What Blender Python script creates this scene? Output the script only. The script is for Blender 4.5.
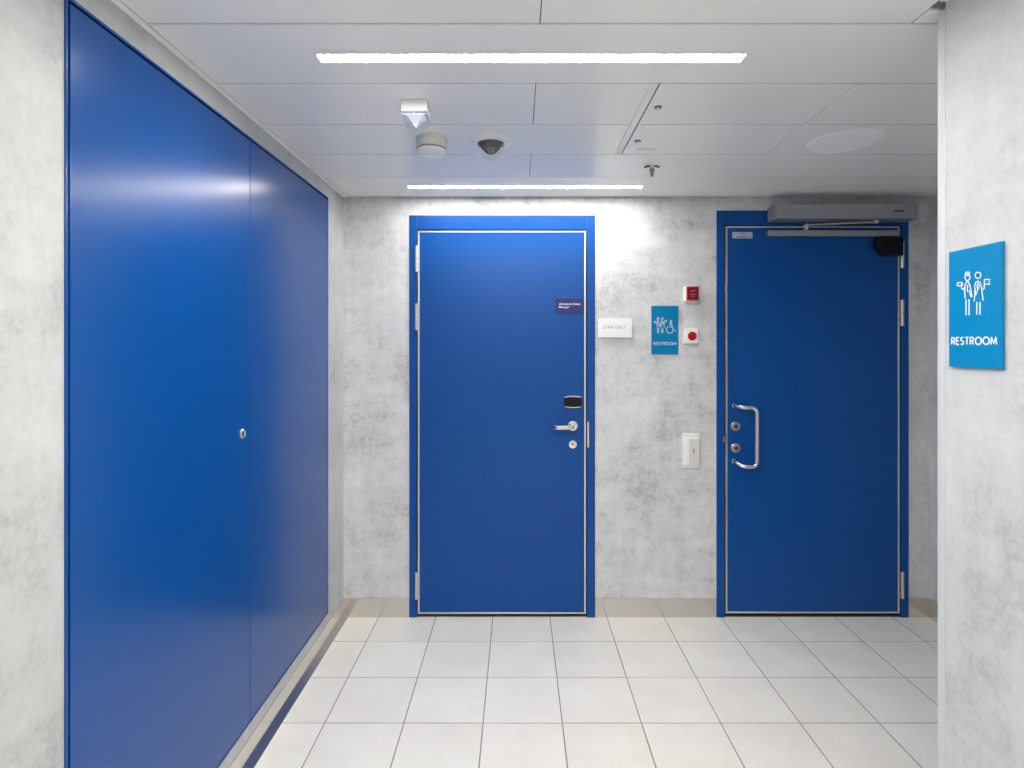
import bpy, bmesh, math, random
from mathutils import Matrix, Vector

# ------------------------------------------------------------------ clear
for o in list(bpy.data.objects):
    bpy.data.objects.remove(o, do_unlink=True)
scene = bpy.context.scene
COL = scene.collection
random.seed(4)

# ------------------------------------------------------------------ camera, world, exposure
FPX, VX, VY = 575.0, 518.0, 345.0          # focal length and vanishing point in photo pixels
CAM_H = 1.45
cam_data = bpy.data.cameras.new('camera')
cam_data.sensor_fit = 'HORIZONTAL'
cam_data.sensor_width = 36.0
cam_data.lens = FPX / 1024.0 * 36.0
cam_data.shift_x = (512.0 - VX) / 1024.0
cam_data.shift_y = -(384.0 - VY) / 1024.0
cam_data.clip_start = 0.02
cam = bpy.data.objects.new('camera', cam_data)
cam.location = (0, 0, CAM_H)
cam.rotation_euler = (math.pi / 2, 0, 0)
COL.objects.link(cam)
scene.camera = cam

world = bpy.data.worlds.new('world')
scene.world = world
world.use_nodes = True
world.node_tree.nodes['Background'].inputs[0].default_value = (0.9, 0.95, 1.0, 1)
world.node_tree.nodes['Background'].inputs[1].default_value = 0.02

scene.view_settings.view_transform = 'Standard'
scene.view_settings.look = 'None'
scene.view_settings.gamma = 1.0
scene.view_settings.use_curve_mapping = False
scene.view_settings.exposure = 0.25
LIGHT = 104.0                                # radiance of the linear ceiling lights

# ------------------------------------------------------------------ room dimensions (metres)
D = 3.065            # back wall
XL = -0.930          # left wall
XR = 0.985           # right wall of the corridor (near part)
XA = 2.190           # right wall of the recess behind it
YE = 1.325           # where the near right wall ends
YB = -2.30           # end of the corridor behind the camera
CEIL = 2.239
TILE = 0.3040
def BX(px): return (px - VX) / FPX * D
def BZ(py): return CAM_H - (py - VY) / FPX * D

# ------------------------------------------------------------------ materials
def mat(name, color, rough=0.5, metal=0.0, spec=0.5, coat=0.0, emis=None, trans=0.0, alpha=1.0):
    m = bpy.data.materials.new(name); m.use_nodes = True
    b = m.node_tree.nodes['Principled BSDF']
    b.inputs['Base Color'].default_value = (*color, 1)
    b.inputs['Roughness'].default_value = rough
    b.inputs['Metallic'].default_value = metal
    b.inputs['Specular IOR Level'].default_value = spec
    b.inputs['Coat Weight'].default_value = coat
    b.inputs['Transmission Weight'].default_value = trans
    b.inputs['Alpha'].default_value = alpha
    if emis:
        b.inputs['Emission Color'].default_value = (*emis[0], 1)
        b.inputs['Emission Strength'].default_value = emis[1]
    return m
def nd(m, t, **kw):
    n = m.node_tree.nodes.new(t)
    for k, v in kw.items(): setattr(n, k, v)
    return n
def lk(m, a, b): m.node_tree.links.new(a, b)

def concrete(name, dark, light, seed, bump=0.12):
    m = mat(name, (.5, .5, .5), 0.55, spec=0.35)
    b = m.node_tree.nodes['Principled BSDF']
    tc = nd(m, 'ShaderNodeTexCoord')
    mp = nd(m, 'ShaderNodeMapping'); mp.inputs['Location'].default_value = (seed, seed * 1.7, seed * .6)
    lk(m, tc.outputs['Object'], mp.inputs['Vector'])
    def noise(scale, detail, rough, dist=0.0, stretch=None):
        n = nd(m, 'ShaderNodeTexNoise')
        n.inputs['Scale'].default_value = scale; n.inputs['Detail'].default_value = detail
        n.inputs['Roughness'].default_value = rough; n.inputs['Distortion'].default_value = dist
        src = mp.outputs['Vector']
        if stretch:
            s = nd(m, 'ShaderNodeMapping'); s.inputs['Scale'].default_value = stretch
            lk(m, src, s.inputs['Vector']); src = s.outputs['Vector']
        lk(m, src, n.inputs['Vector'])
        return n.outputs['Fac']
    big = noise(2.3, 10, .66, .35)
    mid = noise(9.0, 8, .7, .2)
    vert = noise(7.0, 6, .65, 0, (3.0, 3.0, .55))
    hori = noise(7.0, 6, .65, 0, (.5, .5, 3.2))
    fine = noise(70, 5, .6)
    def mad(a, k, c):
        n = nd(m, 'ShaderNodeMath', operation='MULTIPLY_ADD')
        lk(m, a, n.inputs[0]); n.inputs[1].default_value = k
        if isinstance(c, float): n.inputs[2].default_value = c
        else: lk(m, c, n.inputs[2])
        return n.outputs[0]
    v = mad(big, .85, 0.0)
    v = mad(mid, .60, v); v = mad(vert, .30, v); v = mad(hori, .30, v); v = mad(fine, .40, v)
    r = nd(m, 'ShaderNodeMapRange'); lk(m, v, r.inputs['Value'])
    r.inputs['From Min'].default_value = .97; r.inputs['From Max'].default_value = 1.44
    cr = nd(m, 'ShaderNodeValToRGB')
    lk(m, r.outputs[0], cr.inputs['Fac'])
    e = cr.color_ramp.elements
    e[0].position = 0.0; e[0].color = (*dark, 1)
    e[1].position = 1.0; e[1].color = (*light, 1)
    q = e.new(.45); q.color = (*[d * .38 + l * .62 for d, l in zip(dark, light)], 1)
    lk(m, cr.outputs['Color'], b.inputs['Base Color'])
    bp = nd(m, 'ShaderNodeBump'); bp.inputs['Strength'].default_value = bump; bp.inputs['Distance'].default_value = .004
    lk(m, v, bp.inputs['Height']); lk(m, bp.outputs['Normal'], b.inputs['Normal'])
    return m

def brushed(name, color, rough, axis_scale):
    m = mat(name, color, rough, 1.0)
    b = m.node_tree.nodes['Principled BSDF']
    tc = nd(m, 'ShaderNodeTexCoord'); mp = nd(m, 'ShaderNodeMapping')
    mp.inputs['Scale'].default_value = axis_scale
    lk(m, tc.outputs['Object'], mp.inputs['Vector'])
    n = nd(m, 'ShaderNodeTexNoise'); n.inputs['Scale'].default_value = 12; n.inputs['Detail'].default_value = 4
    lk(m, mp.outputs['Vector'], n.inputs['Vector'])
    r = nd(m, 'ShaderNodeMapRange'); lk(m, n.outputs['Fac'], r.inputs['Value'])
    r.inputs['To Min'].default_value = rough * .8; r.inputs['To Max'].default_value = rough * 1.25
    lk(m, r.outputs[0], b.inputs['Roughness'])
    return m

def painted(name, color, rough, spec=0.5, coat=0.0, scale=160, bump=.03):
    m = mat(name, color, rough, spec=spec, coat=coat)
    b = m.node_tree.nodes['Principled BSDF']
    tc = nd(m, 'ShaderNodeTexCoord')
    n = nd(m, 'ShaderNodeTexNoise'); n.inputs['Scale'].default_value = scale; n.inputs['Detail'].default_value = 3
    lk(m, tc.outputs['Object'], n.inputs['Vector'])
    bp = nd(m, 'ShaderNodeBump'); bp.inputs['Strength'].default_value = bump; bp.inputs['Distance'].default_value = .001
    lk(m, n.outputs['Fac'], bp.inputs['Height']); lk(m, bp.outputs['Normal'], b.inputs['Normal'])
    n2 = nd(m, 'ShaderNodeTexNoise'); n2.inputs['Scale'].default_value = 3.0; n2.inputs['Detail'].default_value = 4
    lk(m, tc.outputs['Object'], n2.inputs['Vector'])
    r = nd(m, 'ShaderNodeMapRange'); lk(m, n2.outputs['Fac'], r.inputs['Value'])
    r.inputs['To Min'].default_value = rough * .9; r.inputs['To Max'].default_value = rough * 1.1
    lk(m, r.outputs[0], b.inputs['Roughness'])
    return m

M = {}
M['concrete'] = concrete('concrete_panel', (.40, .41, .42), (.79, .80, .81), 3.1)
M['concrete_pale'] = concrete('concrete_panel_pale', (.40, .41, .415), (.615, .63, .635), 11.3, .2)
M['blue'] = painted('blue_paint', (.001, .070, .305), .32, spec=.30)
M['blue_satin'] = painted('blue_satin_paint', (.001, .070, .305), .225, spec=.48)
M['blue_dark'] = painted('blue_dark_paint', (.002, .048, .20), .33)
M['steel'] = mat('steel', (.80, .78, .74), .24, 1.0)
M['steel_base'] = brushed('brushed_baseboard', (.68, .655, .61), .22, (1, 1, 30))
M['steel_cove'] = brushed('polished_cove', (.60, .59, .58), .30, (1, 1, 30))
M['edge'] = mat('leaf_edge_steel', (.72, .69, .63), .35, .85)
M['alu'] = mat('anodised_aluminium', (.44, .45, .48), .40, .85)
M['alu_dark'] = mat('anodised_aluminium_dark', (.20, .20, .21), .5, .7)
M['black'] = mat('black_plastic', (.006, .006, .007), .3, spec=.25)
M['dark'] = mat('dark_gap', (.02, .02, .022), .8)
M['white'] = mat('white_plastic', (.89, .89, .87), .35)
M['ivory'] = mat('ivory_plastic', (.74, .73, .69), .4)
M['trim'] = painted('grey_white_trim', (.58, .585, .61), .4)
M['ceil'] = painted('ceiling_panel_paint', (.96, .945, .90), .23, spec=.33, bump=.01)
M['ceil_dark'] = mat('ceiling_gap_shade', (.20, .20, .20), .8)  # shade of deep panel gaps, painted as a dark backing
M['hatch_edge'] = mat('hatch_edge_paint', (.95, .94, .91), .4)
M['speaker'] = mat('speaker_grille_paint', (.93, .93, .93), .6)
M['grout'] = mat('grey_grout', (.27, .26, .25), .9)
M['sign_blue'] = mat('sign_blue', (.0, .215, .48), .25, spec=.3)
M['sign_navy'] = mat('sign_navy', (.040, .042, .16), .5, spec=.15)
M['sign_white'] = mat('sign_white', (.92, .92, .93), .4)
M['ink_white'] = mat('print_white', (.88, .88, .88), .5)
M['ink_blue'] = mat('print_grey_blue', (.22, .34, .46), .5)
M['ink_dark'] = mat('print_dark', (.06, .06, .06), .5)
M['red'] = mat('red_plastic', (.50, .004, .012), .3, spec=.25)
M['red_dark'] = mat('dark_red_plate', (.16, .008, .015), .25)
M['ink_pale'] = mat('print_pale_red', (.50, .20, .20), .5)
M['sticker'] = mat('sticker_foil', (.52, .54, .58), .4)
M['lens'] = mat('clear_lens', (.42, .58, .95), .06, alpha=.24)
M['dome'] = mat('clear_dome', (.92, .93, .95), .04, alpha=.07)
M['brass'] = mat('sprinkler_brass', (.36, .32, .26), .35, 1.0)
M['bulb'] = mat('sprinkler_bulb', (.75, .72, .62), .2)
M['gunmetal'] = mat('gunmetal', (.12, .13, .15), .3, .8)
M['light'] = mat('light_diffuser', (.9, .9, .9), .5, emis=((1.0, .965, .905), LIGHT))
M['light_dim'] = mat('light_diffuser_dimmed', (.9, .9, .9), .5, emis=((1.0, .965, .905), LIGHT * .56))
M['light_near'] = mat('light_diffuser_corridor', (.9, .9, .9), .5, emis=((1.0, .965, .905), LIGHT * 1.12))
M['white_wall'] = painted('white_wall_paint', (.85, .85, .84), .5)

# floor tile: pale stone with soft clouding, a little different on each tile
m = mat('pale_floor_tile', (.7, .69, .67), .36, spec=.45)
b = m.node_tree.nodes['Principled BSDF']
geo = nd(m, 'ShaderNodeNewGeometry'); oi = nd(m, 'ShaderNodeObjectInfo')
ad = nd(m, 'ShaderNodeVectorMath', operation='ADD')
sc = nd(m, 'ShaderNodeMath', operation='MULTIPLY'); sc.inputs[1].default_value = 37.0
lk(m, oi.outputs['Random'], sc.inputs[0])
lk(m, geo.outputs['Position'], ad.inputs[0]); lk(m, sc.outputs[0], ad.inputs[1])
n1 = nd(m, 'ShaderNodeTexNoise'); n1.inputs['Scale'].default_value = 5; n1.inputs['Detail'].default_value = 7; n1.inputs['Roughness'].default_value = .6
lk(m, ad.outputs[0], n1.inputs['Vector'])
rr = nd(m, 'ShaderNodeMapRange'); lk(m, oi.outputs['Random'], rr.inputs['Value'])
rr.inputs['To Min'].default_value = -.12; rr.inputs['To Max'].default_value = .12
sm = nd(m, 'ShaderNodeMath', operation='ADD'); lk(m, n1.outputs['Fac'], sm.inputs[0]); lk(m, rr.outputs[0], sm.inputs[1])
cr = nd(m, 'ShaderNodeValToRGB'); lk(m, sm.outputs[0], cr.inputs['Fac'])
cr.color_ramp.elements[0].position = .30; cr.color_ramp.elements[0].color = (.805, .785, .735, 1)
cr.color_ramp.elements[1].position = .70; cr.color_ramp.elements[1].color = (.875, .860, .818, 1)
lk(m, cr.outputs['Color'], b.inputs['Base Color'])
M['tile'] = m

# ------------------------------------------------------------------ mesh helpers
class MB:
    """collects shapes; build() links them as one mesh object"""
    def __init__(s): s.bm = bmesh.new()
    def _merge(s, t, mtx=None):
        me = bpy.data.meshes.new('tmp'); t.to_mesh(me); t.free()
        if mtx: me.transform(mtx)
        s.bm.from_mesh(me); bpy.data.meshes.remove(me)
    def box(s, x0, x1, y0, y1, z0, z1, bev=0.0, seg=2, mtx=None):
        t = bmesh.new()
        bmesh.ops.create_cube(t, size=1.0)
        bmesh.ops.scale(t, vec=(x1 - x0, y1 - y0, z1 - z0), verts=t.verts)
        bmesh.ops.translate(t, vec=((x0 + x1) / 2, (y0 + y1) / 2, (z0 + z1) / 2), verts=t.verts)
        if bev > 0:
            bmesh.ops.bevel(t, geom=list(t.edges), offset=bev, segments=seg, affect='EDGES', profile=.5)
        t.normal_update()
        for f in t.faces: f.smooth = max(abs(c) for c in f.normal) < .9995
        s._merge(t, mtx); return s
    def cyl(s, c, r, w0, w1, n=32, bev=0.0, axis='w', r2=None):
        """disc about c=(u,v) running from w0 to w1 along local w (z)"""
        t = bmesh.new()
        bmesh.ops.create_cone(t, cap_ends=True, segments=n, radius1=r, radius2=r if r2 is None else r2, depth=w1 - w0)
        if bev > 0:
            ed = [e for e in t.edges if abs(e.verts[0].co.z - e.verts[1].co.z) < 1e-6 and e.verts[0].co.z > 0]
            bmesh.ops.bevel(t, geom=ed, offset=bev, segments=3, affect='EDGES', profile=.5)
        t.normal_update()
        for f in t.faces: f.smooth = abs(f.normal.z) < .9995
        s._merge(t, Matrix.Translation((c[0], c[1], (w0 + w1) / 2))); return s
    def lathe(s, prof, c=(0, 0), n=40):
        """profile [(r,w)...] spun about local w through c"""
        t = bmesh.new(); rings = []
        for r, w in prof:
            if r < 1e-5: rings.append([t.verts.new((c[0], c[1], w))])
            else: rings.append([t.verts.new((c[0] + r * math.cos(2 * math.pi * i / n), c[1] + r * math.sin(2 * math.pi * i / n), w)) for i in range(n)])
        for a, b_ in zip(rings, rings[1:]):
            for i in range(n):
                j = (i + 1) % n
                if len(a) == 1 and len(b_) == 1: continue
                if len(a) == 1: t.faces.new((a[0], b_[j], b_[i]))
                elif len(b_) == 1: t.faces.new((a[i], a[j], b_[0]))
                else: t.faces.new((a[i], a[j], b_[j], b_[i]))
        bmesh.ops.recalc_face_normals(t, faces=t.faces)
        t.normal_update()
        for f in t.faces: f.smooth = abs(f.normal.z) < .9995
        s._merge(t); return s
    def tube(s, pts, r, n=14, cap=True):
        pts = [Vector(p) for p in pts]; t = bmesh.new(); rings = []
        up = None
        for i, p in enumerate(pts):
            d = (pts[min(i + 1, len(pts) - 1)] - pts[max(i - 1, 0)]).normalized()
            if up is None:
                up = Vector((0, 0, 1)) if abs(d.z) < .9 else Vector((1, 0, 0))
            a = (up - d * up.dot(d)).normalized(); up = a; b_ = d.cross(a)
            rings.append([t.verts.new(p + a * r * math.cos(2 * math.pi * k / n) + b_ * r * math.sin(2 * math.pi * k / n)) for k in range(n)])
        for a, b_ in zip(rings, rings[1:]):
            for k in range(n):
                j = (k + 1) % n
                t.faces.new((a[k], a[j], b_[j], b_[k]))
        for f in t.faces: f.smooth = True
        if cap: t.faces.new(rings[0][::-1]); t.faces.new(rings[-1])
        bmesh.ops.recalc_face_normals(t, faces=t.faces)
        s._merge(t); return s
    def prism(s, outline, w0, w1, mtx=None):
        t = bmesh.new()
        a = [t.verts.new((x, y, w0)) for x, y in outline]; b_ = [t.verts.new((x, y, w1)) for x, y in outline]
        t.faces.new(a[::-1]); t.faces.new(b_)
        n = len(a)
        for i in range(n):
            j = (i + 1) % n; t.faces.new((a[i], a[j], b_[j], b_[i]))
        bmesh.ops.recalc_face_normals(t, faces=t.faces)
        s._merge(t, mtx); return s
    def stroke(s, pts, wd, w0, w1, closed=False):
        """flat line of width wd in the local uv plane"""
        P = [Vector((p[0], p[1])) for p in pts]; n = len(P)
        L, R = [], []
        for i in range(n):
            if closed: d = P[(i + 1) % n] - P[i - 1]
            else: d = P[min(i + 1, n - 1)] - P[max(i - 1, 0)]
            d.normalize(); q = Vector((-d.y, d.x)) * wd / 2
            L.append(P[i] + q); R.append(P[i] - q)
        if closed: L.append(L[0]); R.append(R[0])
        t = bmesh.new()
        vl = [[t.verts.new((p.x, p.y, w)) for p in q] for q in (L, R) for w in (w0, w1)]
        for i in range(len(L) - 1):
            for a, b_ in ((0, 1), (1, 3), (3, 2), (2, 0)):
                t.faces.new((vl[a][i], vl[a][i + 1], vl[b_][i + 1], vl[b_][i]))
        bmesh.ops.recalc_face_normals(t, faces=t.faces)
        s._merge(t); return s
    def text(s, body, size_h, width, c, w0, w1, bold=0.0, align='CENTER'):
        """lettering: cap height size_h, squeezed to the given total width, centred on c=(u,v)"""
        cu = bpy.data.curves.new('txt', 'FONT'); cu.body = body; cu.align_x = 'LEFT'
        cu.size = 1.0; cu.extrude = .5; cu.offset = bold; cu.resolution_u = 3
        ob = bpy.data.objects.new('txt', cu); COL.objects.link(ob)
        dg = bpy.context.evaluated_depsgraph_get()
        me = bpy.data.meshes.new_from_object(ob.evaluated_get(dg))
        bpy.data.objects.remove(ob, do_unlink=True); bpy.data.curves.remove(cu)
        xs = [v.co.x for v in me.vertices]; ys = [v.co.y for v in me.vertices]; zs = [v.co.z for v in me.vertices]
        x0, x1, y0, y1 = min(xs), max(xs), min(ys), max(ys); z0, z1 = min(zs), max(zs)
        for v in me.vertices:
            v.co.x = c[0] + ((v.co.x - x0) / (x1 - x0) - (.5 if align == 'CENTER' else 0)) * width
            v.co.y = c[1] + ((v.co.y - y0) / (y1 - y0) - .5) * size_h
            v.co.z = w0 + (v.co.z - z0) / (z1 - z0) * (w1 - w0)
        s.bm.from_mesh(me); bpy.data.meshes.remove(me); return s
    def sans(s, body, h, width, c, lw, w0, w1):
        """line capitals of a round geometric sans, h tall, fitted to the given width"""
        def arc_(cx, cy, rx, ry, a0, a1, n=14): return [(cx + rx * math.cos(math.radians(a0 + (a1 - a0) * i / n)), cy + ry * math.sin(math.radians(a0 + (a1 - a0) * i / n))) for i in range(n + 1)]
        G_ = {
            'R': (.56, [[(0, 0), (0, 1)], [(0, 1), (.25, 1)] + arc_(.25, .74, .27, .26, 90, -90) + [(0, .48)], [(.24, .48), (.54, 0)]]),
            'E': (.46, [[(0, 0), (0, 1)], [(0, 1), (.46, 1)], [(0, .52), (.42, .52)], [(0, 0), (.46, 0)]]),
            'S': (.50, [arc_(.26, .75, .22, .25, 40, 270, 12) + arc_(.25, .25, .25, .25, 90, -140, 12)]),
            'T': (.58, [[(0, 1), (.58, 1)], [(.29, 0), (.29, 1)]]),
            'O': (.94, [arc_(.47, .5, .47, .5, 0, 360, 26)]),
            'M': (.80, [[(0, 0), (.08, 1)], [(.08, 1), (.40, .12), (.72, 1)], [(.72, 1), (.80, 0)]]),
        }
        tot = sum(G_[ch][0] for ch in body) + .26 * (len(body) - 1)
        k = (width - lw) / tot; x = c[0] - (width - lw) / 2; hh = h - lw
        for ch in body:
            for ln_ in G_[ch][1]:
                s.stroke([(x + p[0] * k, c[1] - hh / 2 + p[1] * hh) for p in ln_], lw, w0, w1)
            x += (G_[ch][0] + .26) * k
        return s
    def build(s, name, material, parent=None, smooth=True, **props):
        me = bpy.data.meshes.new(name); s.bm.to_mesh(me); s.bm.free()
        me.materials.append(M[material])
        if smooth:
            flags = [p.use_smooth for p in me.polygons]
            me.set_sharp_from_angle(angle=math.radians(32))
            me.polygons.foreach_set('use_smooth', flags)
        o = bpy.data.objects.new(name, me); COL.objects.link(o)
        if parent: o.parent = parent
        for k, v in props.items(): o[k] = v
        return o

FACE = {  # local u, v, w (outwards) for things fixed on each surface
    'back': ((1, 0, 0), (0, 0, 1), (0, -1, 0)),
    'right': ((0, -1, 0), (0, 0, 1), (-1, 0, 0)),
    'left': ((0, 1, 0), (0, 0, 1), (1, 0, 0)),
    'ceiling': ((1, 0, 0), (0, -1, 0), (0, 0, -1)),
    'world': ((1, 0, 0), (0, 1, 0), (0, 0, 1)),
}
def thing(name, loc, face, label=None, cat=None, group=None, kind=None):
    o = bpy.data.objects.new(name, None); o.empty_display_size = .05
    COL.objects.link(o)
    u, v, w = FACE[face]
    o.matrix_world = Matrix(((u[0], v[0], w[0], loc[0]), (u[1], v[1], w[1], loc[1]), (u[2], v[2], w[2], loc[2]), (0, 0, 0, 1)))
    tag(o, label, cat, group, kind)
    return o
def tag(o, label=None, cat=None, group=None, kind=None):
    if label: o['label'] = label
    if cat: o['category'] = cat
    if group: o['group'] = group
    if kind: o['kind'] = kind
    return o

def slab_with_holes(u0, u1, v0, v1, holes, conv, depth):
    """one wall slab made of cells around rectangular openings; conv maps (u,v,w) boxes to world boxes"""
    mb = MB()
    us = sorted({u0, u1, *[h[0] for h in holes], *[h[1] for h in holes]})
    for a, b_ in zip(us, us[1:]):
        segs = [(v0, v1)]
        for h in holes:
            if h[0] <= a + 1e-6 and h[1] >= b_ - 1e-6:
                ns = []
                for s0, s1 in segs:
                    if h[2] > s0: ns.append((s0, min(s1, h[2])))
                    if h[3] < s1: ns.append((max(s0, h[3]), s1))
                segs = ns
        for s0, s1 in segs:
            if s1 - s0 > 1e-5: mb.box(*conv(a, b_, s0, s1, depth))
    return mb

# ------------------------------------------------------------------ floor
floor = MB().box(XL - .1, XA + .1, YB - .1, D + .12, -.08, -.0009).build('floor', 'grout', smooth=False)
tag(floor, 'grey grouted floor laid with pale square tiles', 'floor', kind='structure')
X0 = -.742; Y0 = 2.815                  # a joint crossing of the tile grid
G = .0038                               # joint width
def tile_mesh(w, d, name):
    mb = MB(); mb.box(-w / 2, w / 2, -d / 2, d / 2, -.0080, 0, 0)
    bm = mb.bm
    top = [e for e in bm.edges if all(v.co.z > -1e-4 for v in e.verts)]
    bmesh.ops.bevel(bm, geom=top, offset=.0012, segments=1, affect='EDGES')
    me = bpy.data.meshes.new(name); bm.to_mesh(me); bm.free(); me.materials.append(M['tile'])
    return me
cache = {}
xs = [X0 + TILE * k for k in range(-1, 11)]
ys = [Y0 + TILE * k for k in range(-17, 2)]
for yi in range(len(ys) - 1):
    for xi in range(len(xs) - 1):
        xa, xb = max(xs[xi], XL + .020), min(xs[xi + 1], XA)
        ya, yb = max(ys[yi], YB), min(ys[yi + 1], D + .05)
        if ya < YE and xa > XR - .05 : continue
        if ya < YE and xb > XR + .02: xb = XR + .02
        if xb - xa < .02 or yb - ya < .02: continue
        w, d = round(xb - xa - G, 4), round(yb - ya - G, 4)
        if (w, d) not in cache: cache[(w, d)] = tile_mesh(w, d, 'tile')
        o = bpy.data.objects.new('tile', cache[(w, d)])
        o.location = ((xa + xb) / 2, (ya + yb) / 2, random.uniform(-.0003, .0003))
        COL.objects.link(o); o.parent = floor

# ------------------------------------------------------------------ walls
D1 = dict(x0=BX(409.5), x1=BX(595.0), top=BZ(215.5))
D2 = dict(x0=BX(716.4), x1=BX(908.0), top=BZ(210.8))
T = .14
holes = [(d['x0'], d['x1'], -.1, d['top']) for d in (D1, D2)]
wb = slab_with_holes(XL - .1, XA + .1, -.0, CEIL + .03, holes, lambda a, b_, c, d, t: (a, b_, D, D + t, c, d), T)
wb = wb.build('wall_back', 'concrete', smooth=False)
tag(wb, 'mottled grey concrete-look back wall around two blue doors', 'wall', kind='structure')
CY0, CY1, CZ0, CZ1 = 1.178, 2.810, .1415, 2.1705       # opening of the cabinet doors in the left wall
wl = slab_with_holes(YB, D, 0, CEIL + .03, [(CY0, CY1, CZ0, CZ1)], lambda a, b_, c, d, t: (XL - t, XL, a, b_, c, d), .10)
wl = wl.build('wall_left', 'concrete_pale', smooth=False)
tag(wl, 'pale concrete-look left wall around the wide blue cabinet', 'wall', kind='structure')
wr = MB().box(XR, XR + .12, YB, YE, 0, CEIL + .03).build('wall_right', 'concrete_pale', smooth=False)
tag(wr, 'pale concrete-look right wall carrying the near restroom sign', 'wall', kind='structure')
wf = MB().box(XR + .12, XA + .1, YE - .075, YE + .025, 0, CEIL + .03).build('wall_recess_front', 'concrete', smooth=False)
tag(wf, 'concrete-look return wall hidden behind the near right wall', 'wall', kind='structure')
wa = MB().box(XA, XA + .1, YE + .025, D, 0, CEIL + .03).build('wall_recess_right', 'concrete_pale', smooth=False)
tag(wa, 'pale concrete-look wall at the far right of the recess', 'wall', kind='structure')
we = MB().box(XL - .1, XR + .12, YB - .1, YB, 0, CEIL + .03).build('wall_front', 'white_wall', smooth=False)
tag(we, 'plain white end wall of the corridor behind the viewer', 'wall', kind='structure')
tr = MB().box(XR - .0010, XR + .12, YE, YE + .024, 0, CEIL - .012, .0012).build('trim_1', 'trim')
tag(tr, 'pale grey metal corner trim at the end of the right wall', 'trim', kind='structure')

# baseboards
BT = .1005
def bb(name, mb, label, m='steel_base'):
    return tag(mb.build(name, m), label, 'baseboard', kind='structure')
ob = MB().box(XL + .0005, D1['x0'] - .001, D - .004, D, 0, BT, .0008)
bb('baseboard_back_left', ob, 'brushed steel baseboard in the corner left of the first door')
bb('baseboard_back_middle', MB().box(D1['x1'] + .001, D2['x0'] - .001, D - .004, D, 0, BT, .0008), 'brushed steel baseboard between the two blue doors')
bb('baseboard_back_right', MB().box(D2['x1'] + .001, XA, D - .004, D, 0, BT, .0008), 'brushed steel baseboard right of the door with the closer')
bb('baseboard_recess_right', MB().box(XA - .004, XA, YE + .04, D - .004, 0, BT, .0008), 'brushed steel baseboard at the foot of the far right wall')
prof = [(XL, .0), (XL + .024, .0), (XL + .024, .002), (XL + .003, .030), (XL + .003, .092), (XL, .092)]
bl = thing('baseboard_left', (XL, 0, 0), 'world', 'brushed steel baseboard with sloping foot under the wide blue cabinet', 'baseboard', kind='structure')
mx = Matrix(((1, 0, 0, -XL), (0, 0, 1, 0), (0, 1, 0, 0), (0, 0, 0, 1)))
MB().prism([(XL, .030), (XL + .003, .030), (XL + .003, .092), (XL, .092)], YB, D - .0042, mx).build('face_strip', 'steel_base', bl, smooth=False)
MB().prism([(XL, 0), (XL + .025, 0), (XL + .025, .0012), (XL + .003, .030), (XL, .030)], YB, D - .0042, mx).build('sloping_foot', 'steel_cove', bl, smooth=False)
MB().box(XR - .004, XR, YB, YE - .004, 0, BT, .0008).build('baseboard_right', 'steel_base')
tag(bpy.data.objects['baseboard_right'], 'brushed steel baseboard under the near right wall', 'baseboard', kind='structure')

# ------------------------------------------------------------------ ceiling
ceil = MB().box(XL - .1, XA + .1, YB - .1, D + .12, CEIL + .004, CEIL + .06).build('ceiling', 'ceil_dark', smooth=False)
tag(ceil, 'suspended ceiling of long satin grey-white metal panels', 'ceiling', kind='structure')
PITCH = .3222
S0 = 1.736                                # a seam between panel rows
GAP = .0066
HX0, HX1, HY0, HY1 = .4265, 1.024, S0, S0 + 2 * PITCH
LX0, LX1 = -.546, .618                    # the linear lights
def panel(x0, x1, y0, y1):
    MB().box(x0 + .0013, x1 - .0013, y0 + GAP / 2, y1 - GAP / 2, CEIL, CEIL + .004, .0006, 1).build('ceiling_panel', 'ceil', ceil)
for k in range(-13, 5):
    y0, y1 = S0 + PITCH * k, S0 + PITCH * (k + 1)
    if k == 3: y1 = D - .006
    if k > 3: continue
    y0 = max(y0, YB)
    if y1 - y0 < .05: continue
    xe = XA - .02 if y1 > YE + .12 else XR - .02
    c = k % 4                             # rows repeat every four: 3 = light row
    cuts = [XL + .019]
    if c in (0, 2): cuts.append(.054)
    if k in (0, 1):
        segs = list(zip(cuts, cuts[1:] + [HX0 - .0240])) + [(HX1 + .010, xe)]
    else:
        segs = list(zip(cuts, cuts[1:] + [xe]))
    for a, b_ in segs: panel(a, b_, y0, y1)
panel(XR - .018, XA - .02, YE + .042, S0 - PITCH)
# perimeter edge trims
def ptrim(n, x0, x1, y0, y1, label):
    tag(MB().box(x0, x1, y0, y1, CEIL - .0022, CEIL + .004, .0006, 1).build(n, 'hatch_edge'), label, 'trim', kind='structure')
ptrim('trim_2', XL, XL + .018, YB, D - .004, 'pale ceiling edge trim along the left wall above the cabinet')
ptrim('trim_3', XR - .018, XR, YB, YE - .006, 'pale ceiling edge trim along the near right wall')
ptrim('trim_4', XR - .018, XA, YE + .026, YE + .044, 'pale ceiling edge trim across the recess mouth')
ptrim('trim_5', XA - .018, XA, YE + .045, D - .004, 'pale ceiling edge trim along the far right wall')

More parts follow.
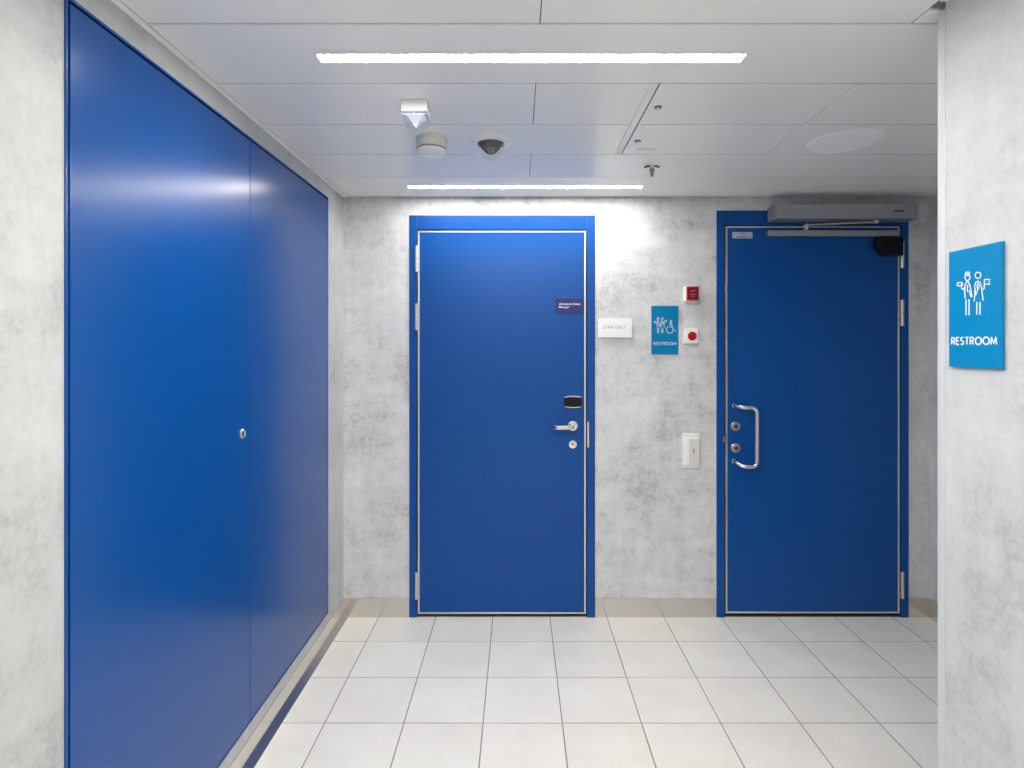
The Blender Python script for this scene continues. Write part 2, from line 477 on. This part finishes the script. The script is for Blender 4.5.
# hatch in the ceiling (two panels, lighter edges, two turn locks)
hc = ((HX0 + HX1) / 2, (HY0 + HY1) / 2, CEIL)
h = thing('ceiling_hatch', hc, 'ceiling', 'square service hatch in the ceiling with two round locks, between light and speaker', 'hatch')
hw, hd = (HX1 - HX0) / 2, (HY1 - HY0) / 2
for s0, s1 in ((-hd + .0033, -.0033), (.0033, hd - .0033)):
    MB().box(-hw + .004, hw - .001, s0, s1, -.004, .0, .0006, 1).build('hatch_panel', 'ceil', h)
MB().box(-hw - .0250, -hw - .001, -hd + .0033, hd - .0033, -.004, .0010, .0006, 1).build('edge_strip', 'hatch_edge', h)
MB().box(hw + .001, hw + .008, -hd + .0033, hd - .0033, -.004, .004, .0008, 1).build('edge_strip', 'hatch_edge', h)
for px, py in ((658, 107), (637.7, 140.8)):
    y = FPX * (CEIL - CAM_H) / (VY - py); x = (px - VX) / FPX * y
    c = (x - hc[0], -(y - hc[1]))
    lockp = MB().lathe([(0.0, .0), (.0125, .0), (.0125, .003), (.009, .0045), (0, .0045)], c, 24).build('turn_lock', 'gunmetal', h)
    MB().cyl(c, .0085, .0045, .0075, 20, .0015).build('lock_core', 'steel', lockp)
MB().box(.055 - hw, .125 - hw, -.272 - .0, -.247, 0, .0004).build('sticker', 'trim', h)

# linear lights
def linear_light(yc, label, m='light'):
    t = thing('linear_ceiling_light', ((LX0 + LX1) / 2, yc, CEIL), 'ceiling', label, 'light', 'linear lights in the ceiling')
    L = (LX1 - LX0) / 2
    MB().box(-L, L, -.0212, .0212, .0, .0008).build('diffuser', m, t)
    rim = MB().box(-L - .003, L + .003, .0214, .0244, .0, .0022).box(-L - .003, L + .003, -.0244, -.0214, .0, .0022)
    rim.box(-L - .003, -L, -.0214, .0214, .0, .0022).box(L, L + .003, -.0214, .0214, .0, .0022)
    rim.build('rim', 'trim', t)
linear_light(S0 + PITCH * 3.5 + .003, 'thin linear ceiling light close to the back wall above the doors', 'light_dim')
linear_light(S0 - PITCH * .5 + .004, 'large bright linear ceiling light in the foreground of the ceiling')
linear_light(S0 - PITCH * 4.5 + .004, 'linear ceiling light overhead, out of the picture', 'light_near')
linear_light(S0 - PITCH * 8.5 + .004, 'linear ceiling light behind the viewer, out of the picture', 'light_near')

# ------------------------------------------------------------------ wide blue cabinet in the left wall
cab = thing('utility_cabinet', (XL, (CY0 + CY1) / 2, CZ0), 'left', 'wide blue double-door cabinet set flush into the left wall', 'cabinet')
hu = (CY1 - CY0) / 2; hv = CZ1 - CZ0
FW = .0065
fr = MB()
fr.box(-hu, -hu + FW, 0, hv, -.09, .0035, .0008).box(hu - FW, hu, 0, hv, -.09, .0035, .0008)
fr.box(-hu + FW, hu - FW, hv - FW, hv, -.09, .0035, .0008).box(-hu + FW, hu - FW, 0, FW, -.09, .0035, .0008)
fr.box(-hu + FW, hu - FW, FW, hv - FW, -.09, -.085)
fr.build('frame', 'blue_satin', cab)
mid = 1.991 - (CY0 + CY1) / 2
for a, b_ in ((-hu + FW + .0065, mid - .0018), (mid + .0016, hu - FW - .0030)):
    dd = MB().box(a, b_, FW + .003, hv - FW - .0065, -.024, .0028, .0008).build('door', 'blue_satin', cab)
    if a < -hu + .1:
        c = (1.933 - (CY0 + CY1) / 2, 1.152 - CZ0)
        lk_ = MB().lathe([(0, .0028), (.0170, .0028), (.0170, .0060), (.0145, .0083), (.0105, .0085), (.0100, .0070), (0, .0070)], c, 28).build('lock', 'steel', dd)
        MB().box(c[0] - .0012, c[0] + .0012, c[1] - .005, c[1] + .005, .0070, .0074).build('keyhole', 'dark', lk_)

# ------------------------------------------------------------------ hinged blue doors
def hinge(root, px, y0, y1, cx, wide=3.4):
    u = BX(px) - cx; r = wide / 2 / FPX * D
    z0, z1 = BZ(y1), BZ(y0); zm = (z0 + z1) / 2
    hm = Matrix.Translation((0, 0, 0))
    mb = MB()
    for a, b_ in ((z0, zm - .0008), (zm + .0008, z1)):
        mb.tube([(u, a, .0075), (u, b_, .0075)], r, 14)
    o = mb.build('hinge', 'edge', root)
    MB().tube([(u, zm - .0009, .0075), (u, zm + .0009, .0075)], r * .8, 12).build('knuckle_gap', 'dark', o)

def hinged_door(name, d, leaf, posts, label, mat_leaf, mat_frame):
    """frame, back plate, leaf with steel edge; u is along the wall, v up, w out of the wall"""
    cx = (d['x0'] + d['x1']) / 2
    t = thing(name, (cx, D, 0), 'back', label, 'door', kind='structure')
    a, b_ = d['x0'] - cx, d['x1'] - cx
    la, lb, lz0, lz1 = leaf[0] - cx, leaf[1] - cx, leaf[2], leaf[3]
    g = .0062
    P = .006
    f = MB()
    f.box(a, la - g, 0, d['top'], -.11, P, .0012).box(lb + g, b_, 0, d['top'], -.11, P, .0012)
    f.box(la - g, lb + g, lz1 + g, d['top'], -.11, P, .0012)
    f.box(la - g, lb + g, 0, lz1 + g, -.11, -.09)
    f.build('frame', mat_frame, t)
    lf = MB().box(la + .001, lb - .001, lz0 + .001, lz1 - .001, -.05, P - .001, .001).build('leaf', mat_leaf, t)
    e = .0090
    for q in ((la, la + e, lz0, lz1), (lb - e, lb, lz0, lz1), (la + e, lb - e, lz1 - e, lz1), (la + e, lb - e, lz0, lz0 + e)):
        MB().box(q[0], q[1], q[2], q[3], -.049, P + .0008, .0006, 1).build('edge_strip', 'edge', lf)
    MB().box(la - g, lb + g, -.002, .004, -.085, -.002).build('threshold', 'alu_dark', t)
    return t, cx

d1, c1 = hinged_door('door_1', D1, (BX(418.0), BX(585.8), BZ(613.4), BZ(231.0)), None,
                     'bright blue door with lever handle, staff sign at its right', 'blue', 'blue')
for y0, y1 in ((245.9, 271.9), (303.8, 329.8), (571.8, 598.4)): hinge(d1, 416.9, y0, y1, c1)
# lever handle, cylinder, card reader, strike plate
P = .006
ru, rv = BX(572.6) - c1, BZ(425.5)
lev = MB()
lev.tube([(ru, rv, P), (ru, rv, P + .050)], .0105, 18)
pts = [(ru, rv, P + .046), (ru - .012, rv - .001, P + .052), (ru - .03, rv - .002, P + .053), (ru - .060, rv - .003, P + .053), (ru - .088, rv - .003, P + .052), (ru - .100, rv - .002, P + .046), (ru - .105, rv + .001, P + .034)]
lever = lev.build('lever_handle', 'steel', d1)
lv = MB()
t_ = bmesh.new(); rings = []
for i, p in enumerate(pts):
    p = Vector(p); d_ = (Vector(pts[min(i + 1, len(pts) - 1)]) - Vector(pts[max(i - 1, 0)])).normalized()
    up = Vector((0, 1, 0)); sd = d_.cross(up).normalized(); up = sd.cross(d_).normalized()
    rings.append([t_.verts.new(p + up * .0105 * a + sd * .0055 * b_) for a, b_ in ((1, .5), (.6, 1), (-.6, 1), (-1, .5), (-1, -.5), (-.6, -1), (.6, -1), (1, -.5))])
for a, b_ in zip(rings, rings[1:]):
    for k in range(8): t_.faces.new((a[k], a[(k + 1) % 8], b_[(k + 1) % 8], b_[k]))
t_.faces.new(rings[0]); t_.faces.new(rings[-1][::-1])
bmesh.ops.recalc_face_normals(t_, faces=t_.faces)
lv._merge(t_); lv.build('grip', 'steel', lever)
MB().lathe([(0, P), (.0275, P), (.0275, P + .006), (.0255, P + .009), (.017, P + .0095), (.0165, P + .008), (0, P + .008)], (ru, rv), 36).build('rosette', 'steel', lever)
cu_, cv_ = BX(572.6) - c1, BZ(444.0)
cyl = MB().lathe([(0, P), (.0235, P), (.0235, P + .006), (.021, P + .010), (.012, P + .011), (0, P + .011)], (cu_, cv_), 32).build('lock_cylinder', 'steel', d1)
MB().cyl((cu_, cv_ + .003), .0065, P + .0108, P + .0125, 20).build('key_core', 'brass', cyl)
ku0, ku1, kv0, kv1 = BX(564.3) - c1, BX(581.0) - c1, BZ(407.6), BZ(395.4)
def barrel(u0, u1, v0, v1, bulge, w0, w1, n=8):
    o = [(u0, v0 + bulge)]
    out = []
    for i in range(n + 1):
        f = i / n; out.append((u0 + (u1 - u0) * f, v0 + bulge * (2 * f - 1) ** 2))
    for i in range(n + 1):
        f = 1 - i / n; out.append((u0 + (u1 - u0) * f, v1 - bulge * (2 * f - 1) ** 2))
    return MB().prism(out, w0, w1)
rd = barrel(ku0 + .001, ku1 - .001, kv0, kv1, .006, P, P + .016).build('card_reader', 'steel', d1)
barrel(ku0, ku1, kv0 + .006, kv1 - .006, .004, P + .0, P + .024).build('reader_cover', 'black', rd)
MB().box(BX(587.0) - c1, BX(588.9) - c1, BZ(447.2), BZ(421.5), P, P + .002, .0006, 1).build('strike_plate', 'edge', d1)

d2, c2 = hinged_door('door_2', D2, (BX(725.3), BX(898.8), BZ(612.8), BZ(226.3)), None,
                     'blue door with D-shaped pull handle and an automatic closer', 'blue', 'blue')
for y0, y1 in ((242.5, 268.3), (300.0, 326.0), (571.2, 597.6)): hinge(d2, 901.3, y0, y1, c2)
# offset pull handle
hx, ht, hb, dep = 1.150, 1.127, .8315, .062
gx, gt, gb = 1.245, 1.123, .8150
def arc(a, b_, c, n=6):
    a, b_, c = Vector(a), Vector(b_), Vector(c)
    return [tuple((1 - t) ** 2 * a + 2 * t * (1 - t) * b_ + t * t * c for t in [i / n])[0] for i in range(n + 1)]
path = [(hx - c2, ht, P - .001)]
path += arc((hx - c2 + .006, ht, P + .028), (hx - c2 + .012, ht, dep), (hx - c2 + .038, gt, dep + .004))
path += arc((gx - c2 - .030, gt, dep + .006), (gx - c2, gt, dep + .008), (gx - c2, gt - .030, dep + .008))
path += arc((gx - c2, gb + .030, dep + .008), (gx - c2, gb, dep + .008), (gx - c2 - .030, gb, dep + .006))
path += arc((hx - c2 + .042, gb, dep + .004), (hx - c2 + .012, gb + .004, dep), (hx - c2 + .005, hb - .002, P + .028))
path += [(hx - c2, hb, P - .001)]
hd_ = MB().tube(path, .0108, 16).build('pull_handle', 'steel', d2)
for v_ in (ht, hb): MB().cyl((hx - c2, v_), .0118, P, P + .002, 24, .0008).build('mount_collar', 'steel', hd_)
for px, py in ((734.6, 426.0), (734.8, 447.6)):
    c = (BX(px) - c2, BZ(py))
    o = MB().lathe([(0, P), (.0262, P), (.0262, P + .008), (.0235, P + .012), (.013, P + .0125), (.0125, P + .010), (0, P + .010)], c, 32).build('lock_rosette', 'steel', d2)
    MB().lathe([(0, P + .010), (.011, P + .010), (.010, P + .014), (0, P + .014)], (c[0] + .002, c[1] - .001), 20).build('lock_core', 'gunmetal', o)
MB().box(BX(722.4) - c2, BX(725.9) - c2, BZ(442.0), BZ(435.5), P, P + .003, .0008, 1).build('latch_tab', 'brass', d2)
# black hinge-side unit on the leaf
bu0, bu1, bv0, bv1 = BX(871.5) - c2, BX(896.8) - c2, BZ(256.6), BZ(238.2)
out = [(bu1, bv1), (bu0 + .012, bv1), (bu0 + .003, bv1 - .008), (bu0, bv1 - .022), (bu0 + .003, bv1 - .046), (bu0 + .012, bv1 - .066), (bu0 + .026, bv1 - .084), (bu0 + .044, bv1 - .098), (bu0 + .062, bv0 + .004), (bu0 + .085, bv0), (bu1, bv0)]
un = MB().prism(out, .008, .056)
bmesh.ops.bevel(un.bm, geom=[e for e in un.bm.edges if all(v.co.z > .05 for v in e.verts)], offset=.007, segments=3, affect='EDGES')
unit = thing('door_sensor', (c2 + (bu0 + bu1) / 2, D, bv0), 'back', 'black rounded plastic unit at the top hinge of the right door', 'sensor')
uo = un.build('housing', 'black', unit); uo.location = (-(bu0 + bu1) / 2, -bv0, 0)
sb = MB().box(bu1 - c2 * 0 - .014 - (bu0 + bu1) / 2, bu1 - .004 - (bu0 + bu1) / 2, -.002, bv1 - bv0 - .012, .0085, .0600, .002).build('end_cap', 'black', unit)
MB().cyl((bu1 - .009 - (bu0 + bu1) / 2, .018), .0035, .060, .0612, 14).build('screw', 'gunmetal', unit)

# ------------------------------------------------------------------ door closer above the right door
DF = .113
k = (D - DF) / D
def CXp(px): return (px - VX) / FPX * (D - DF)
def CZp(py): return CAM_H - (py - VY) / FPX * (D - DF)
qx0, qx1, qz0, qz1 = CXp(777.0), CXp(918.3), CZp(218.3), CZp(204.0)
qc = (qx0 + qx1) / 2
cl = thing('door_closer', (qc, D, qz0), 'back', 'long silver automatic door closer box above the right blue door', 'door closer')
hq = (qx1 - qx0) / 2; vq = qz1 - qz0
MB().box(-hq + .004, hq, 0, vq, .0, DF, .003).build('housing', 'alu', cl)
ec = MB()
for i in range(4):
    ec.box(-hq - .0050, -hq + .004, .002, vq - .002, .008 + i * .027, .022 + i * .027, .0015)
ec.box(-hq - .0005, -hq + .004, .0, vq, .0, DF)
ec.build('end_cap', 'alu', cl)
lg = (CXp(899.0) - qc, CZp(210.9) - qz0)
MB().box(lg[0] - .0245, lg[0] + .0245, lg[1] - .0048, lg[1] + .0048, DF, DF + .0004).build('name_plate', 'gunmetal', cl)
# spindle under the box, arm, guide rail on the leaf
ax = (876.5 - VX) / FPX * (D - .070) - qc
MB().tube([(ax, .004, .070), (ax, -.016, .070)], .011, 18).build('spindle', 'edge', cl)
sx = (806.5 - VX) / FPX * (D - .045) - qc
sz = CAM_H - (225.0 - VY) / FPX * (D - .045) - qz0
arm = MB()
p0, p1 = Vector((ax, -.011, .070)), Vector((sx, sz, .045))
dr = (p1 - p0).normalized(); sd = dr.cross(Vector((0, 1, 0))).normalized()
t_ = bmesh.new(); rg = []
for p in (p0, p1):
    rg.append([t_.verts.new(p + sd * a + Vector((0, 1, 0)) * b_) for a, b_ in ((.007, .003), (.007, -.003), (-.007, -.003), (-.007, .003))])
for i in range(4): t_.faces.new((rg[0][i], rg[0][(i + 1) % 4], rg[1][(i + 1) % 4], rg[1][i]))
t_.faces.new(rg[0]); t_.faces.new(rg[1][::-1]); bmesh.ops.recalc_face_normals(t_, faces=t_.faces)
arm._merge(t_); arm.build('arm', 'edge', cl)
rz1 = CAM_H - (230.3 - VY) / FPX * (D - .034) - qz0; rz0 = CAM_H - (235.9 - VY) / FPX * (D - .034) - qz0
MB().box(sx - .0055, sx + .0055, rz1, sz + .006, .022, .054, .002).build('slide_block', 'edge', cl)
MB().box((768.0 - VX) / FPX * (D - .034) - qc, (899.0 - VX) / FPX * (D - .034) - qc, rz0, rz1, .0072, .034, .0015).build('guide_rail', 'alu', cl)

# rating sticker on the right door
s = thing('rating_sticker', (BX(742.0), D - P + .001, BZ(238.4)), 'back', 'small silver printed sticker in the top left corner of the right door', 'sticker')
MB().box(-.0535, .0535, 0, .0330, .0, .0006).build('plate', 'sticker', s)
mb = MB()
for x in (-.0195, -.0075, .0035): mb.box(x, x + .0035, .018, .029, .0006, .0009)
mb.box(.012, .020, .0205, .0275, .0006, .0009).box(-.033, .028, .0065, .0105, .0006, .0009).box(.033, .048, .007, .010, .0006, .0009)
mb.build('print', 'gunmetal', s)

# ------------------------------------------------------------------ signs
NS = thing('door_name_sign', (BX(569.6), D - P + .0010, BZ(313.2)), 'back', 'small dark navy name sign with two white lines on the left blue door', 'sign')
w_, h_ = BX(583.6) - BX(555.4), BZ(298.6) - BZ(313.2)
MB().box(-w_ / 2, w_ / 2, 0, h_, 0, .003, .0004, 1).build('plate', 'sign_navy', NS)
mb = MB(); k_ = w_ / 530.0      # zoom pixels across the plate
mb.text('Adventure Ocean', .0115, 400 * k_, (-w_ / 2 + 62 * k_, h_ - 102 * k_), .003, .0034, .012, 'LEFT')
mb.text('Manager', .0120, 200 * k_, (-w_ / 2 + 62 * k_, h_ - 165 * k_), .003, .0034, .012, 'LEFT')
mb.build('lettering', 'ink_white', NS)

SS = thing('staff_sign', (BX(614.6), D, BZ(337.4)), 'back', 'white sign reading STAFF ONLY between door and restroom sign', 'sign')
w_, h_ = .1800, .1030
MB().box(-w_ / 2, w_ / 2, 0, h_, .008, .016, .0006, 1).build('plate', 'sign_white', SS)
MB().box(-w_ / 2 + .02, w_ / 2 - .02, .02, h_ - .02, 0, .008).build('standoff', 'white', SS)
MB().text('STAFF ONLY', .0185, .118, (-.0035, .0535), .016, .0163, -.004).build('lettering', 'ink_blue', SS)

def circle(c, rx, ry, n=20, a0=0, a1=360):
    return [(c[0] + rx * math.cos(math.radians(a0 + (a1 - a0) * i / n)), c[1] + ry * math.sin(math.radians(a0 + (a1 - a0) * i / n))) for i in range(n + (0 if a1 - a0 == 360 else 1))]
def figures(mb, f, lw, w0, w1):
    """line figures drawn in the pixel frame of the near sign; f maps them onto a plate"""
    def st(pts, closed=False, k=1.0): mb.stroke([f(*p) for p in pts], lw * k, w0, w1, closed)
    # left figure: head with cap, raised hand holding a round thing
    st(circle((150, 146), 21, 30), True)
    st([(128, 132), (172, 132)]); st([(131, 118), (138, 104), (160, 102), (171, 114)]); st([(140, 118), (166, 118)], k=1.4)
    st([(130, 325), (127, 260), (130, 215), (140, 190), (150, 183), (160, 190), (171, 215), (190, 315)])
    st([(152, 210), (150, 270), (166, 262), (180, 318)])
    st([(128, 232), (112, 252), (102, 244), (100, 220)])
    st(circle((86, 205), 24, 14), True); st([(60, 216), (84, 224), (112, 198)])
    for x in (138, 164): st([(x, 335), (x, 470)], k=1.15)
    # right figure: round head, dress, flag in the raised hand
    st(circle((240, 131), 24, 27), True)
    st([(207, 352), (214, 290), (212, 220), (222, 190), (240, 180), (258, 190), (268, 220), (284, 346)])
    st([(214, 240), (222, 300), (236, 262), (232, 215), (240, 196), (250, 215), (246, 250)])
    st([(264, 210), (278, 256), (292, 246), (296, 165)])
    st([(296, 166), (344, 166), (332, 186), (344, 206), (296, 206)])
    for x in (230, 257): st([(x, 358), (x, 466)], k=1.15)

# near sign on the right wall
SX = .977
yfar, ynear = SX * FPX / (948.8 - VX), SX * FPX / (1001.3 - VX)
yc = (yfar + ynear) / 2; sw = yfar - ynear; sh = .2587
zb = CAM_H - (366.5 - VY) / FPX * yfar
RS = thing('restroom_sign', (XR, yc, zb), 'right', 'large bright blue restroom sign with two line figures on the near right wall', 'sign')
MB().box(-sw / 2, sw / 2, 0, sh, 0, XR - SX, .0008, 1).build('plate', 'sign_blue', RS)
def near_uv(x, y):
    px, py = 950 + x / 8.533, 260 + y / 8.533
    Y = SX * FPX / (px - VX)
    return (yc - Y, CAM_H - (py - VY) / FPX * Y - zb)
wq = XR - SX
mb = MB(); figures(mb, near_uv, .0021, wq, wq + .0006); mb.build('pictogram', 'ink_white', RS)
a, b_ = near_uv(12, 690), near_uv(402, 690)
MB().sans('RESTROOM', .0180, b_[0] - a[0], ((a[0] + b_[0]) / 2, (a[1] + b_[1]) / 2), .0026, wq, wq + .0006).build('lettering', 'ink_white', RS)

# far sign on the back wall
w_, h_ = BX(678.0) - BX(651.2), BZ(306.0) - BZ(354.4)
RF = thing('restroom_sign', (BX(664.6), D, BZ(354.4)), 'back', 'small blue restroom sign with three figures and wheelchair between the doors', 'sign')
MB().box(-w_ / 2, w_ / 2, 0, h_, 0, .008, .0008, 1).build('plate', 'sign_blue', RF)
def far_uv0(x, y): return (-w_ / 2 + (x - 45) / 383 * w_, h_ - (y - 28) / 685 * h_)
def far_uv(x, y):   # near-sign figure frame -> far sign
    return far_uv0(78 + (x - 58) * .655, 190 + (y - 100) * .60)
mb = MB(); figures(mb, far_uv, .0020, .008, .0086)
def st(pts, closed=False): mb.stroke([far_uv0(*p) for p in pts], .0026, .008, .0086, closed)
st(circle((320, 248), 13, 15), True)
st([(320, 264), (305, 300), (306, 326), (340, 326)]); st([(322, 266), (338, 300), (338, 326)])
st(circle((306, 362), 48, 50, 26, -60, 235)); st([(340, 326), (352, 362), (366, 366), (376, 372), (390, 386)])
mb.build('pictogram', 'ink_white', RF)
a, b_ = far_uv0(70, 560), far_uv0(400, 560)
MB().sans('RESTROOM', .0165, b_[0] - a[0], ((a[0] + b_[0]) / 2, a[1]), .0023, .008, .0086).build('lettering', 'ink_white', RF)

# ------------------------------------------------------------------ alarm boxes and switch on the back wall
A = thing('fire_alarm_plate', (BX(689.8), D, BZ(302.0)), 'back', 'small white box with dark red plate, upper of two alarms', 'alarm')
MB().box(-.0355, .0355, 0, .0810, 0, .044, .004).build('housing', 'white', A)
cv = MB().box(-.0310, .0325, .003, .0785, .042, .053, .003).build('red_frame', 'red', A)
MB().box(-.0245, .0255, .011, .0705, .053, .0535).build('plate', 'red_dark', cv)
mb = MB()
for v_, hw_ in ((.056, .013), (.052, .010), (.037, .016), (.033, .014), (.024, .009)): mb.box(-hw_, hw_ + .001, v_, v_ + .0018, .0535, .0538)
mb.build('print', 'ink_pale', cv)
Bt = thing('alarm_button', (BX(690.1), D, BZ(343.6)), 'back', 'white square box with round red push button, lower of two alarms', 'alarm')
MB().box(-.0365, .0340, 0, .0815, 0, .036, .004).build('housing', 'white', Bt)
btn = MB().lathe([(0, .036), (.0235, .036), (.0235, .040), (.021, .0420), (.010, .0425), (0, .0425)], (.0000, .0400), 36).build('push_button', 'red', Bt)
MB().lathe([(.0236, .036), (.0262, .036), (.0262, .0385), (.0236, .0385)], (.0000, .0400), 36).build('button_ring', 'white', Bt)

Sw = thing('light_switch', (BX(690.3), D, BZ(467.2)), 'back', 'tall white rocker light switch on the concrete wall beside the right door', 'switch')
sw_w, sw_h = .0895, BZ(433.0) - BZ(467.2)
MB().box(-sw_w / 2, sw_w / 2, 0, sw_h, 0, .020, .003).build('housing', 'white', Sw)
MB().box(-sw_w / 2 + .012, sw_w / 2 - .003, .014, sw_h - .022, .018, .030, .003).build('rocker_frame', 'white', Sw)
rk = MB().box(-sw_w / 2 + .030, sw_w / 2 - .006, .018, sw_h - .026, .029, .034, .002).build('rocker', 'ivory', Sw)
MB().box(.0040, .0075, .080, .104, .034, .0344).build('symbol', 'ink_dark', rk)
mb = MB(); mb.stroke(circle((.0165, .094), .006, .009, 16, 40, 320), .0016, .034, .0343); mb.build('symbol', 'alu', rk)
MB().cyl((sw_w / 2 - .012, sw_h - .011), .0022, .020, .0206, 12).build('screw', 'alu', Sw)

# ------------------------------------------------------------------ things on the ceiling (w points down, v towards the viewer)
def on_ceiling(px, py):
    y = FPX * (CEIL - CAM_H) / (VY - py); return ((px - VX) / FPX * y, y, CEIL)
# strobe beacon
yf = 453.6 / 246.0
ST = thing('strobe_beacon', (-.3345, yf + .043, CEIL), 'ceiling', 'square white strobe beacon with clear bluish lens beside the smoke detector', 'beacon')
MB().box(-.0425, .0425, -.043, .043, 0, .0385, .004).build('base', 'white', ST)
t_ = bmesh.new()
ra = [t_.verts.new(p) for p in ((-.0405, -.041, .0385), (.0405, -.041, .0385), (.0405, .041, .0385), (-.0405, .041, .0385))]
rb = [t_.verts.new(p) for p in ((-.036, -.034, .066), (.036, -.034, .066), (.036, .030, .066), (-.036, .030, .066))]
for i in range(4): t_.faces.new((ra[i], ra[(i + 1) % 4], rb[(i + 1) % 4], rb[i]))
t_.faces.new(ra[::-1]); t_.faces.new(rb); bmesh.ops.recalc_face_normals(t_, faces=t_.faces)
mb = MB(); mb._merge(t_)
bmesh.ops.bevel(mb.bm, geom=[e for e in mb.bm.edges], offset=.004, segments=2, affect='EDGES')
ln = mb.build('lens', 'lens', ST)
t_ = bmesh.new()
ra = [t_.verts.new(p) for p in ((-.030, -.030, .0395), (.030, -.030, .0395), (.030, .030, .0395), (-.030, .030, .0395))]
ap = t_.verts.new((0, .0, .0775))
for i in range(4): t_.faces.new((ra[i], ra[(i + 1) % 4], ap))
t_.faces.new(ra[::-1]); bmesh.ops.recalc_face_normals(t_, faces=t_.faces)
mb = MB(); mb._merge(t_); mb.build('reflector', 'white', ln, smooth=False)
mb = MB().box(-.039, .039, .0415, .0432, .0470, .0495).box(-.0015, .0015, .0415, .0432, .0385, .0500)
mb.build('lens_rib', 'white', ln)

# smoke detector
SD = thing('smoke_detector', (-.331, 2.200, CEIL), 'ceiling', 'round ivory smoke detector between the strobe and the dome camera', 'smoke detector')
MB().lathe([(0, 0), (.0585, 0), (.0600, .003), (.0600, .010), (.0575, .0125), (.0575, .036), (.0530, .0375), (0, .0375)], n=48).build('base', 'ivory', SD)
MB().lathe([(0, .0375), (.0525, .0375), (.0525, .0435), (0, .0435)], n=40).build('intake_slot', 'brass', SD)
MB().lathe([(0, .0435), (.0535, .0435), (.0550, .046), (.0545, .053), (.047, .0575), (0, .0590)], n=48).build('cap', 'white', SD)

# dome camera
DC = thing('dome_camera', (-.105, 2.222, CEIL), 'ceiling', 'white ceiling dome camera with black eyeball and clear bubble', 'camera')
MB().lathe([(0, 0), (.0890, 0), (.0890, .003), (.078, .009), (.060, .013), (.053, .013), (.053, .008), (0, .008)], n=56).build('trim_ring', 'white', DC)
eye = MB().lathe([(0, .009), (.0500, .009), (.0470, .018), (.0360, .030), (.0260, .042), (.0160, .050), (0, .053)], n=40).build('eyeball', 'black', DC)
e2 = MB(); e2.tube([(0, .012, .024), (0, .031, .046)], .0125, 20); e2.build('lens_barrel', 'gunmetal', eye)
e3 = MB(); e3.tube([(0, .0302, .0450), (0, .0322, .0475)], .0080, 18); e3.build('lens_glass', 'black', eye)
R = .0520
prof = [(.0525, .012)] + [(R * math.cos(math.radians(a)), .018 + .059 * math.sin(math.radians(a))) for a in range(0, 91, 9)]
prof[-1] = (0, .077)
inner = [(r * .965, .012 + (w - .012) * .972) for r, w in prof][::-1]
MB().lathe(prof + inner, n=48).build('bubble', 'dome', DC)
for a in (-1, 1): MB().cyl((a * .070, .020), .0024, .0085, .0122, 10).build('screw', 'alu', DC)
MB().box(-.010, .010, -.0735, -.0685, .0085, .0125).build('maker_mark', 'alu', DC)

# flush speaker
SP = thing('ceiling_speaker', (1.264, 2.224, CEIL), 'ceiling', 'round flush white ceiling speaker near the right end of the ceiling', 'speaker')
MB().lathe([(0, 0), (.1335, 0), (.1340, .0015), (.1320, .0030), (.1290, .0032), (.1285, .0022), (.1265, .0022)], n=64).build('rim', 'speaker', SP)
MB().lathe([(0, .0018), (.1270, .0018), (.1265, .0030), (0, .0034)], n=64).build('grille', 'speaker', SP)

# sprinkler
sx_, sy_, _ = on_ceiling(652.0, 164.5)
SK = thing('fire_sprinkler', (sx_, sy_, CEIL), 'ceiling', 'small brass fire sprinkler with dark wings hanging from the ceiling', 'sprinkler')
MB().lathe([(0, 0), (.014, 0), (.013, .004), (.009, .006), (0, .006)], n=28).build('escutcheon', 'white', SK)
MB().lathe([(0, .006), (.0095, .006), (.0095, .020), (.0120, .021), (.0120, .028), (.0095, .029), (.0070, .048), (.0080, .049), (.0080, .053), (0, .053)], n=24).build('body', 'brass', SK)
MB().tube([(0, 0, .006), (0, 0, .018)], .0102, 16).build('bulb', 'bulb', SK)
for s_ in (-1, 1):
    MB().tube([(s_ * .009, 0, .008), (s_ * .018, 0, .0075), (s_ * .027, 0, .010), (s_ * .033, 0, .012)], .0048, 10).build('wing', 'gunmetal', SK)
